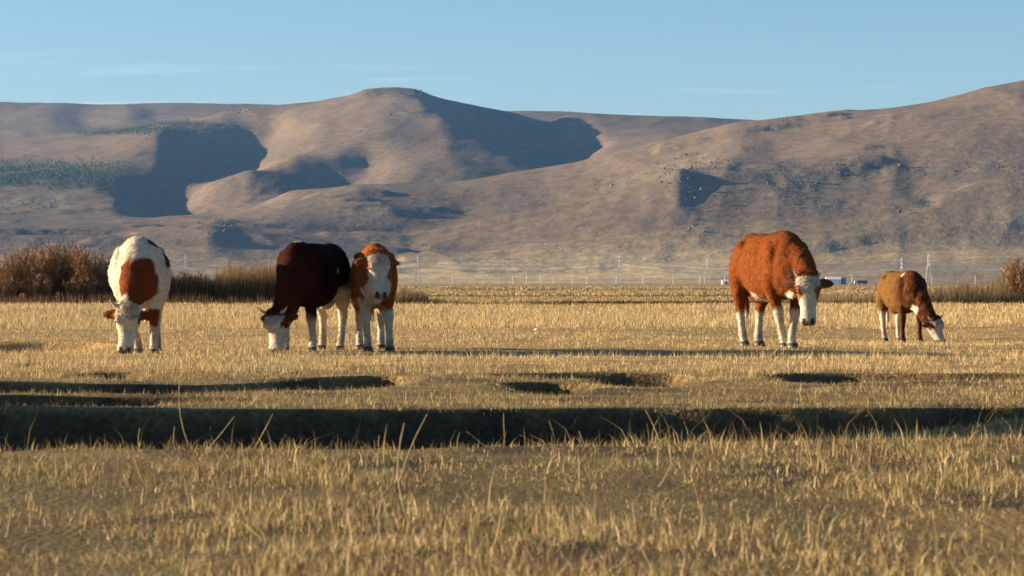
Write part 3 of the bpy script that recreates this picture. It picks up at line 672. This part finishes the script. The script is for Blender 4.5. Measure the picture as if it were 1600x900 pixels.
for i, (H, spr, n, tw) in enumerate(((2.45, 1.05, 70, 10), (2.0, .95, 60, 9), (1.2, .8, 55, 6))):
    protos.append(shrub_mesh(200 + i, H, spr, n, tw))
def shrub(u, y0, D, kind, s, label, group):
    x = gx(u, D); root = empty('bare_shrub', (x, D, float(ground_z(np.array([x]), np.array([D]))[0][0])), random.uniform(0, 6.28), s)
    tag(root, label, 'shrub', group)
    a, b = protos[kind]; link('stems', a, M['twig'], root); link('twigs', b, M['twig'], root)
    return root
for (u, D, kind, s) in ((-60, 119, 1, 1.0), (-15, 120, 1, 1.0), (22, 118, 1, 1.05), (48, 121, 0, 1.0), (80, 119, 0, 1.06), (112, 120, 0, 1.02), (140, 118, 1, 1.1), (168, 120, 1, 1.0), (190, 122, 1, 1.05), (60, 117, 2, 1.0), (125, 117, 2, 1.0), (5, 117, 2, 1.0), (225, 119, 1, .9)):
    shrub(u, 0, D, kind, s, 'leafless rusty-brown shrub in the tall thicket at the pasture edge behind the white cow', 'shrubs of the tall brown thicket')
for (u, D, kind, s) in ((258, 118, 2, 1.0), (280, 119, 2, 1.05), (305, 118, 2, 1.02), (328, 119, 2, .95), (395, 121, 2, 1.25), (420, 120, 2, 1.2), (445, 119, 2, 1.1), (365, 121, 2, 1.15)):
    shrub(u, 0, D, kind, s, 'knee-high dark brown shrub at the pasture edge between white cow and dark cow', 'low shrubs between the cows')
shrub(1592, 0, 117, 1, .98, 'olive-brown rounded bush at the pasture edge right of the tan cow', 'bushes right of the tan cow')
shrub(1650, 0, 118, 1, .95, 'olive-brown rounded bush at the pasture edge right of the tan cow', 'bushes right of the tan cow')

def reeds(name, label, zones, seed, wide=1.0):
    r_ = np.random.default_rng(seed); VV, FF, CC = [], [], []; n0 = 0
    for (u0, u1, D0, D1, h0, h1, n, col) in zones:
        u = r_.uniform(u0, u1, n); D = r_.uniform(D0, D1, n); x = gx(u, D); z = ground_z(x, D)[0]
        h = r_.uniform(h0, h1, n) * (0.75 + 0.5 * vnoise(u / 9.0, u * 0, seed)); a = r_.uniform(0, 3.14, n); wd = r_.uniform(.006, .014, n) * wide * (D / 118)
        lean = r_.normal(0, .12, (n, 2)) * h[:, None]
        p = np.stack([x, D, z - .02], -1); s = np.stack([np.cos(a) * wd, np.sin(a) * wd, a * 0], -1)
        tip = p + np.stack([lean[:, 0], lean[:, 1], h], -1)
        VV.append(np.stack([p - s, p + s, tip], 1).reshape(-1, 3)); CC.append(np.repeat(np.array(col)[None] * r_.uniform(.55, 1.35, (n, 1)), 3, 0))
        FF.append(np.arange(n * 3).reshape(-1, 3) + n0); n0 += n * 3
    tag(link(name, mesh_np(name, np.concatenate(VV), np.concatenate(FF), np.concatenate(CC)), M['grass']), label, 'stubble' if 'stubble' in name else 'reeds', kind='stuff')
reeds('dry_reeds', 'dense dry reeds along the edge of the pasture behind the cows, with dark strips put in as ditch shade',
      [(-150, 470, 115, 118, .2, .5, 6000, (.17, .095, .045)), (340, 470, 117, 122, .9, 1.75, 9000, (.20, .125, .055)), (250, 350, 117, 121, .5, 1.2, 4000, (.16, .08, .04)), (600, 668, 115, 119, .4, .75, 4000, (.22, .14, .07)),
       (668, 720, 115, 119, .15, .35, 1500, (.30, .20, .09)), (720, 1300, 118.5, 119.5, .08, .2, 3500, (.28, .19, .08)), (640, 1330, 116.6, 118, .06, .17, 9000, (.035, .024, .014)),
       (480, 1560, 186, 194, .12, .26, 9000, (.05, .034, .02)), (700, 1600, 330, 345, .15, .35, 5000, (.09, .06, .035))], 301)  # near-black zones are not reeds but painted shade of far ditches and bank
reeds('dry_scrub', 'low grey-brown scrub along the pasture edge around the tan cow',
      [(1270, 1420, 116, 122, .2, .5, 4000, (.24, .16, .085)), (1420, 1720, 116, 123, .35, .85, 9000, (.16, .11, .06)), (1500, 1720, 118, 126, .5, 1.0, 4000, (.17, .12, .06)), (1560, 1720, 118, 122, .8, 1.5, 3000, (.16, .12, .055))], 302)

# ------------------------------------------------------------------ grass of the pasture
def blades(name, label, n, y0, y1, u0, u1, hfun, wfun, two, seed, cfun, power=1.0):
    r_ = np.random.default_rng(seed)
    y = y0 + (y1 - y0) * r_.random(n) ** power; D = depth_of(y); mg = 1.3 * F / D; u = u0 - mg + (u1 - u0 + 2 * mg) * r_.random(n); x = gx(u, D)   # a strip beside the view as well
    q_ = ((u > u0) & (u < u1)) | (r_.random(n) < .4); x, D, u = x[q_], D[q_], u[q_]; n = len(x)
    # clumping
    cl = fbm(x / .28, D / .35, 2, seed); keep = r_.random(n) < np.clip(.30 + 2.2 * (cl - .32), .06, 1)
    x, D, u = x[keep], D[keep], u[keep]; n = len(x)
    z, cut = ground_z(x, D)
    k_ = r_.random(n) > np.clip(cut / .05, 0, .45); x, D, z, cut = x[k_], D[k_], z[k_], cut[k_]; n = len(x)
    h = hfun(x, D, r_) ; wd = wfun(x, D, r_)
    a = r_.uniform(0, 2 * math.pi, n); az = r_.uniform(0, 2 * math.pi, n); ln = np.abs(r_.normal(0, .6, n)) * h
    fl = r_.random(n) < np.where(D < 24, .55, .12); ln = np.where(fl, h * r_.uniform(.9, 2.4, n), ln)
    p = np.stack([x, D, z - .012], -1); s = np.stack([np.cos(a) * wd, np.sin(a) * wd, a * 0], -1)
    off = np.stack([np.cos(az) * ln, np.sin(az) * ln, np.where(fl, h * r_.uniform(.15, .6, n), h)], -1)
    col = cfun(x, D, cut, r_)
    if two:
        m = p + off * np.array([.32, .32, .58])
        V = np.stack([p - s, p + s, m + s * .75, m - s * .75, p + off], 1).reshape(-1, 3)
        b = np.arange(n)[:, None] * 5
        Fc = np.concatenate([b + [0, 1, 2], b + [0, 2, 3], b + [3, 2, 4]], 0); k = 5
    else:
        V = np.stack([p - s, p + s, p + off], 1).reshape(-1, 3); Fc = np.arange(n * 3).reshape(-1, 3); k = 3
    tag(link(name, mesh_np(name, V, Fc, np.repeat(col, k, 0)), M['grass']), label, 'grass', kind='stuff')
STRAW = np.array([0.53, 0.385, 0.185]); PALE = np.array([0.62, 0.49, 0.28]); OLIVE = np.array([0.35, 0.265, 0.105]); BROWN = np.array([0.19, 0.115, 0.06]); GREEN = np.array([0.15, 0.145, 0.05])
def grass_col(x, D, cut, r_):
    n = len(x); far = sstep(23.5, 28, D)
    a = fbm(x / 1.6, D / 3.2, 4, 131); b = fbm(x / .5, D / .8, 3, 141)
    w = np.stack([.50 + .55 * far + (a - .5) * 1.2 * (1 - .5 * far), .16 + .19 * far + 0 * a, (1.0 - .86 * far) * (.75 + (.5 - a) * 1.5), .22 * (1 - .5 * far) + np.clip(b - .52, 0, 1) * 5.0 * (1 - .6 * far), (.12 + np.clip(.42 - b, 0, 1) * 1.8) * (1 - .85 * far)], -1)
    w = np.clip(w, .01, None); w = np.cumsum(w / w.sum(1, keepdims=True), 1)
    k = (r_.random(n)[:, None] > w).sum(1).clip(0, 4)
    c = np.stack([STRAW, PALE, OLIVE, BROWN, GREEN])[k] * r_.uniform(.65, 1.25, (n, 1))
    return c
def h_near(x, D, r_):
    n = len(x); cl = fbm(x / .9, D / 1.2, 3, 151)
    h = r_.gamma(2.5, 1 / 2.5, n) * (.014 + .026 * np.clip((cl - .3) * 2, 0, 1.4)); tall = r_.random(n) < .022
    return np.where(tall, h * r_.uniform(1.8, 4.2, n), h).clip(.008, .20)
def h_mid(x, D, r_):
    n = len(x); far = sstep(23.8, 26.5, D); cl = fbm(x / 1.5, D / 2.5, 3, 161)
    return r_.gamma(6, 1 / 6., n) * ((.022 + .025 * cl) * (1 - far) + (.022 + .044 * cl) * far) * (.45 + 1.1 * fbm(x / 3.0, D / 4.0, 3, 211))
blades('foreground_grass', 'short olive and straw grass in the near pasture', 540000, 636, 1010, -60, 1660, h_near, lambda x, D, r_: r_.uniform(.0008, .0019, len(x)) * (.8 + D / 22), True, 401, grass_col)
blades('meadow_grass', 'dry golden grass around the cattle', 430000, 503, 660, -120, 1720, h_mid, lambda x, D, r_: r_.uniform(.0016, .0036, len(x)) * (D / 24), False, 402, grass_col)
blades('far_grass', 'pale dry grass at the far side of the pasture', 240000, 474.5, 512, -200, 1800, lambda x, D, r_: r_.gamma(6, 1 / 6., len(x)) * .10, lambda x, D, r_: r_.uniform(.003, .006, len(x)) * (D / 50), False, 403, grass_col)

reeds('field_stubble', 'pale golden stubble of the fields beyond the stream',
      [(-250, 1850, 119, 165, .06, .16, 60000, (.34, .245, .115)), (-250, 1850, 196, 330, .1, .22, 60000, (.33, .24, .12)), (-250, 1850, 330, 900, .15, .35, 50000, (.32, .235, .12))], 303, 3.0)
# single tall stalks
M['stalk'] = plain('dry_stalk', (0.50, 0.36, 0.17), 0.7, 0, 0.2, 30)
STALKS = [  # foot (u, row), top (u, row), half width in mm
 (635, 800, 632, 660, 3.5), (620, 760, 668, 645, 3.0), (300, 700, 280, 585, 2.5), (318, 700, 366, 648, 3.5), (393, 700, 427, 643, 3.0), (222, 708, 220, 668, 2.5), (258, 695, 290, 675, 3.0), (273, 700, 273, 664, 2.2),
 (790, 692, 787, 636, 2.5), (868, 690, 858, 645, 2.6), (922, 692, 905, 664, 3.2), (858, 697, 812, 680, 3.0), (1034, 696, 1009, 640, 3.4), (1003, 698, 992, 678, 2.4), (770, 695, 729, 668, 2.4), (715, 695, 718, 670, 2.2),
 (595, 697, 593, 674, 2.6), (1024, 760, 1050, 722, 3.6), (1085, 855, 1096, 790, 4.2), (1095, 795, 1078, 740, 2.2), (995, 848, 988, 785, 3.4), (1070, 838, 1020, 840, 3.0), (458, 870, 462, 795, 2.6), (610, 880, 598, 770, 2.6), (1160, 880, 1158, 815, 2.8),
 (6, 840, 11, 788, 3.0), (38, 692, 34, 655, 2.2), (40, 690, 57, 664, 2.2), (925, 615, 929, 588, 2.6), (1375, 632, 1362, 597, 2.6), (1110, 632, 1150, 626, 5.0), (1358, 737, 1362, 690, 2.6)]
for i, (u0, y0, u1, y1, wd) in enumerate(STALKS):
    D = float(depth_of(y0)); x0 = gx(u0, D); z0 = float(ground_z(np.array([x0]), np.array([D]))[0][0])
    hgt = (y0 - y1) / F * D; dx = gx(u1, D) - x0; dyy = random.uniform(-.04, .04)
    V_, F_ = [], []; r0 = wd / 1000 * .55; bow = random.uniform(-.12, .12) * hgt
    rg = []
    for t in np.linspace(0, 1, 7):
        rr = r0 * (1 - .65 * t) + .0004; b_ = bow * math.sin(t * math.pi)
        rg.append(((dx * t + b_, dyy * t, -.02 + (hgt + .02) * t), (rr * 1.3, 0, 0), (0, rr, 0), 1, 2))
    n_ = 18
    loft(rg, V_, F_)
    me = bpy.data.meshes.new('dry_stalk'); me.from_pydata([tuple(q) for q in V_], [], F_); me.update()
    o = link('dry_stalk', me, M['stalk'], None, True); o.location = (x0, D, z0)
    if y0 > 710: lb, gr = 'dry straw-coloured stalk standing out of the near pasture grass', 'stalks in the near grass'
    elif y0 > 650: lb, gr = 'dry straw-coloured stalk at the near rim of the dark channel', 'stalks along the channel rim'
    else: lb, gr = 'dry straw-coloured stalk in the pasture between the channel and the cows', 'stalks beyond the channel'
    tag(o, lb, 'stalk', gr)

# crumpled white scrap lying in the grass
D = float(depth_of(522)); x0 = gx(840, D)
sv = IV * np.array([.045, .03, .018]) * (1 + rng.normal(0, .3, (len(IV), 1)))
o = link('white_scrap', mesh_np('white_scrap', sv, IF), M['scrap']); o.location = (x0, D, float(ground_z(np.array([x0]), np.array([D]))[0][0]) + .07); tag(o, 'small crumpled white scrap lying in the golden grass', 'litter')

# ------------------------------------------------------------------ the plain: power line, poles, farm
def pylon():
    root = empty('lattice_pylon'); Hh = 30.0
    def wd(z): return 3.2 * (1 - z / 20.0) + .75 * (z / 20.0) if z < 20 else .75
    levels = [0, 5, 9.5, 13.5, 17, 20, 22.5, 25, 27.5]
    for sx in (-1, 1):
        for sy in (-1, 1):
            mb = MB()
            for a, b in zip(levels[:-1], levels[1:]): mb.bar((sx * wd(a), sy * wd(a), a), (sx * wd(b), sy * wd(b), b), .25, .22)
            mb.build('leg', M['steel'], root)
    mb = MB()
    for a, b in zip(levels[:-1], levels[1:]):
        for s in (-1, 1):
            mb.bar((-wd(a), s * wd(a), a), (wd(b), s * wd(b), b), .11); mb.bar((wd(a), s * wd(a), a), (-wd(b), s * wd(b), b), .11)
            mb.bar((s * wd(a), -wd(a), a), (s * wd(b), wd(b), b), .11); mb.bar((s * wd(a), wd(a), a), (s * wd(b), -wd(b), b), .11)
    mb.build('bracing', M['steel'], root)
    mb = MB()
    for sx in (-1, 1):
        for sy in (-1, 1): mb.bar((sx * .75, sy * .75, 27.5), (0, 0, Hh), .18)
    mb.build('peak', M['steel'], root)
    for z, a in ((26.5, 3.6), (22.5, 5.0), (18.5, 4.2)):
        mb = MB()
        for s in (-1, 1):
            for q in (-.6, .6): mb.bar((0, q, z), (0, s * a, z), .13); mb.bar((0, q, z + 1.4), (0, s * a, z), .11)
        arm = mb.build('cross_arm', M['steel'], root)
        for s in (-1, 1): MB().bar((0, s * a, z), (0, s * a, z - 1.6), .16, .16, 6).build('insulator', M['white'], arm)
    return root
FRONT = [(-180, 2830), (290, 2800), (653, 2820), (968, 2790), (1451, 2760), (1860, 2780)]
REAR = [(420, 3010), (787, 3040), (1105, 3020), (1409, 3000)]
py = pylon(); first = True
def place_pylon(u, D, label, group, s=1.0):
    global first
    o = py if first else copy_tree(py); first = False
    o.location = (gx(u, D), D, 0); o.scale = (s, s, s); o.rotation_euler = (0, 0, 0)
    tag(o, label, 'pylon', group)
for i, (u, D) in enumerate(FRONT):
    place_pylon(u, D, 'steel lattice pylon of the front line carrying the visible cables over the plain', 'pylons of the front power line')
for (u, D) in REAR:
    place_pylon(u, D, 'fainter steel lattice pylon of the rear line at the foot of the hills', 'pylons of the rear power line', .95)
for z, a in ((24.9, 3.6), (20.9, 5.0), (16.9, 4.2)):
    for s in (-1, 1):
        mb = MB(); prev = None
        for (u0, D0), (u1, D1) in zip(FRONT[:-1], FRONT[1:]):
            p0 = Vector((gx(u0, D0), D0 + s * a, z)); p1 = Vector((gx(u1, D1), D1 + s * a, z)); L_ = (p1 - p0).length; sag = 6.5 * (L_ / 220) ** 2 * .8
            prev = p0
            for k in range(1, 15):
                t = k / 14; q = p0.lerp(p1, t); q.z -= 4 * min(sag, 9) * t * (1 - t); mb.bar(prev, q, .30, .30, 4); prev = q.copy()
        lv = {24.9: 'top', 20.9: 'middle', 16.9: 'lowest'}[z]
        tag(mb.build('power_cable', M['cable']), f'sagging {lv} cable of the front power line, on the {"near" if s < 0 else "far"} side of its pylons', 'cable', 'cables of the front power line')
pole = empty('utility_pole')
MB().bar((0, 0, -.3), (0, 0, 9), .27, .17, 8).build('post', M['concrete'], pole)
ca = MB().box((0, 0, 8.5), (2.0, .25, .25)).build('cross_arm', M['concrete'], pole)
for q in (-.8, 0, .8): MB().bar((q, 0, 8.6), (q, 0, 9.1), .09, .07, 6).build('insulator', M['white'], ca)
PO = [(560, 2620), (600, 2640), (707, 2600), (755, 2580), (801, 2500), (823, 2490), (845, 2480), (865, 2560), (894, 2480), (917, 2460), (963, 2450), (1005, 2600), (1052, 2560), (1093, 2540), (1132, 2480), (1331, 2540), (1524, 2500)]
for i, (u, D) in enumerate(PO):
    o = pole if i == 0 else copy_tree(pole); o.location = (gx(u, D), D, 0)
    tag(o, 'short pale concrete utility pole standing in the row along the plain', 'pole', 'pale poles along the plain')

def shed(name, label, u, D, wid, dep, hw, hr, wallm, roofm, rz=0.0, endm=None, doors=1, wins=3):
    root = empty(name, (gx(u, D), D, 0), rz); tag(root, label, 'building')
    MB().box((0, 0, hw / 2), (wid, dep, hw)).build('wall', wallm, root)
    e = .5
    MB().poly([(-wid / 2 - e, -dep / 2 - e, hw), (wid / 2 + e, -dep / 2 - e, hw), (wid / 2 + e, dep / 2 + e, hw), (-wid / 2 - e, dep / 2 + e, hw), (-wid / 2 - e, 0, hw + hr), (wid / 2 + e, 0, hw + hr)],
              [(0, 1, 5, 4), (2, 3, 4, 5), (1, 2, 5), (3, 0, 4), (3, 2, 1, 0)]).build('roof', roofm, root)
    if endm: MB().box((wid / 2 + 2.2, 0, (hw + hr * .6) / 2), (4.3, dep * .96, hw + hr * .6)).build('annex', endm, root)
    for k in range(doors): MB().box((-wid / 2 + wid * (k + .5) / (doors + wins), -dep / 2 - .04, hw * .4), (wid * .10, .1, hw * .8)).build('door', M['dark'], root)
    for k in range(wins):
        f = MB().box((-wid / 2 + wid * (doors + k + .5) / (doors + wins), -dep / 2 - .04, hw * .62), (wid * .08, .1, hw * .3)).build('window', M['white'], root)
        MB().box((-wid / 2 + wid * (doors + k + .5) / (doors + wins), -dep / 2 - .10, hw * .62), (wid * .065, .05, hw * .24)).build('pane', M['glass'], f)
    return root
shed('farm_shed', 'white farm building with a blue annex beside the parked lorry', 1302, 2480, 12, 9, 4.6, 1.8, M['white'], M['white'], 0, M['blue'])
shed('long_barn', 'long low white barn partly hidden behind the rust-orange cow', 1150, 2500, 24, 8, 2.6, 1.6, M['white'], M['roof'], 0)
shed('farmhouse', 'small white farmhouse above the tall brown thicket', 153, 2450, 9, 7, 4.0, 2.4, M['white'], M['redroof'], 0)
shed('low_house', 'small pale house beyond the low shrubs at the pylon foot', 300, 2450, 7, 6, 3.6, 2.0, M['white'], M['redroof'], 0)

lo = empty('lorry', (gx(1345, 2470), 2470, 0)); tag(lo, 'lorry with white cab and dark trailer parked beside the white farm building', 'lorry')
cb = MB().box((-4.4, 0, 1.9), (2.3, 2.4, 2.6)).build('cab', M['white'], lo); MB().box((-4.4, -1.22, 2.4), (1.4, .06, .8)).build('window', M['glass'], cb)
MB().box((1.3, 0, 2.2), (8.6, 2.4, 2.4)).build('trailer', M['dark'], lo)
for x in (-4.6, -1.2, 2.6, 3.9):
    for s in (-1, 1): MB().bar((x, s * 1.0, .5), (x, s * 1.25, .5), .5, .5, 12).build('wheel', M['rubber'], lo)
def car(label, u, D, m):
    c = empty('parked_car', (gx(u, D), D, 0)); tag(c, label, 'car')
    pr = [(-2.1, .35), (2.1, .35), (2.15, .8), (1.2, .95), (.6, 1.45), (-1.1, 1.5), (-1.9, 1.0), (-2.15, .85)]
    n = len(pr); MB().poly([(x, -.85, z) for x, z in pr] + [(x, .85, z) for x, z in pr], [tuple(range(n)), tuple(reversed(range(n, 2 * n)))] + [(i, n + i, n + (i + 1) % n, (i + 1) % n) for i in range(n)]).build('body', m, c)
    for s in (-1, 1): MB().box((-.3, s * .86, 1.18), (1.5, .05, .35)).build('window', M['glass'], c)
    for x in (-1.3, 1.35):
        for s in (-1, 1): MB().bar((x, s * .7, .33), (x, s * .9, .33), .33, .33, 12).build('wheel', M['rubber'], c)
car('white car parked between the farm building and the lorry', 1331, 2465, M['white'])
car('dark car standing on the plain just right of the tan cow', 1440, 2480, M['dark'])

# ------------------------------------------------------------------ haze over the plain
hz = MB().box((0, 4400, 299), (18000, 9900, 602)).build('haze', None)
m = bpy.data.materials.new('haze_air'); m.use_nodes = True; t = m.node_tree; t.nodes.clear()
pv = t.nodes.new('ShaderNodeVolumePrincipled'); pv.inputs['Color'].default_value = (0.17, 0.41, 0.86, 1); pv.inputs['Density'].default_value = 2.9e-5; pv.inputs['Anisotropy'].default_value = 0.1
om = t.nodes.new('ShaderNodeOutputMaterial'); t.links.new(pv.outputs[0], om.inputs['Volume'])
hz.data.materials.append(m); tag(hz, 'thin blue haze over the plain and hills', kind='stuff')
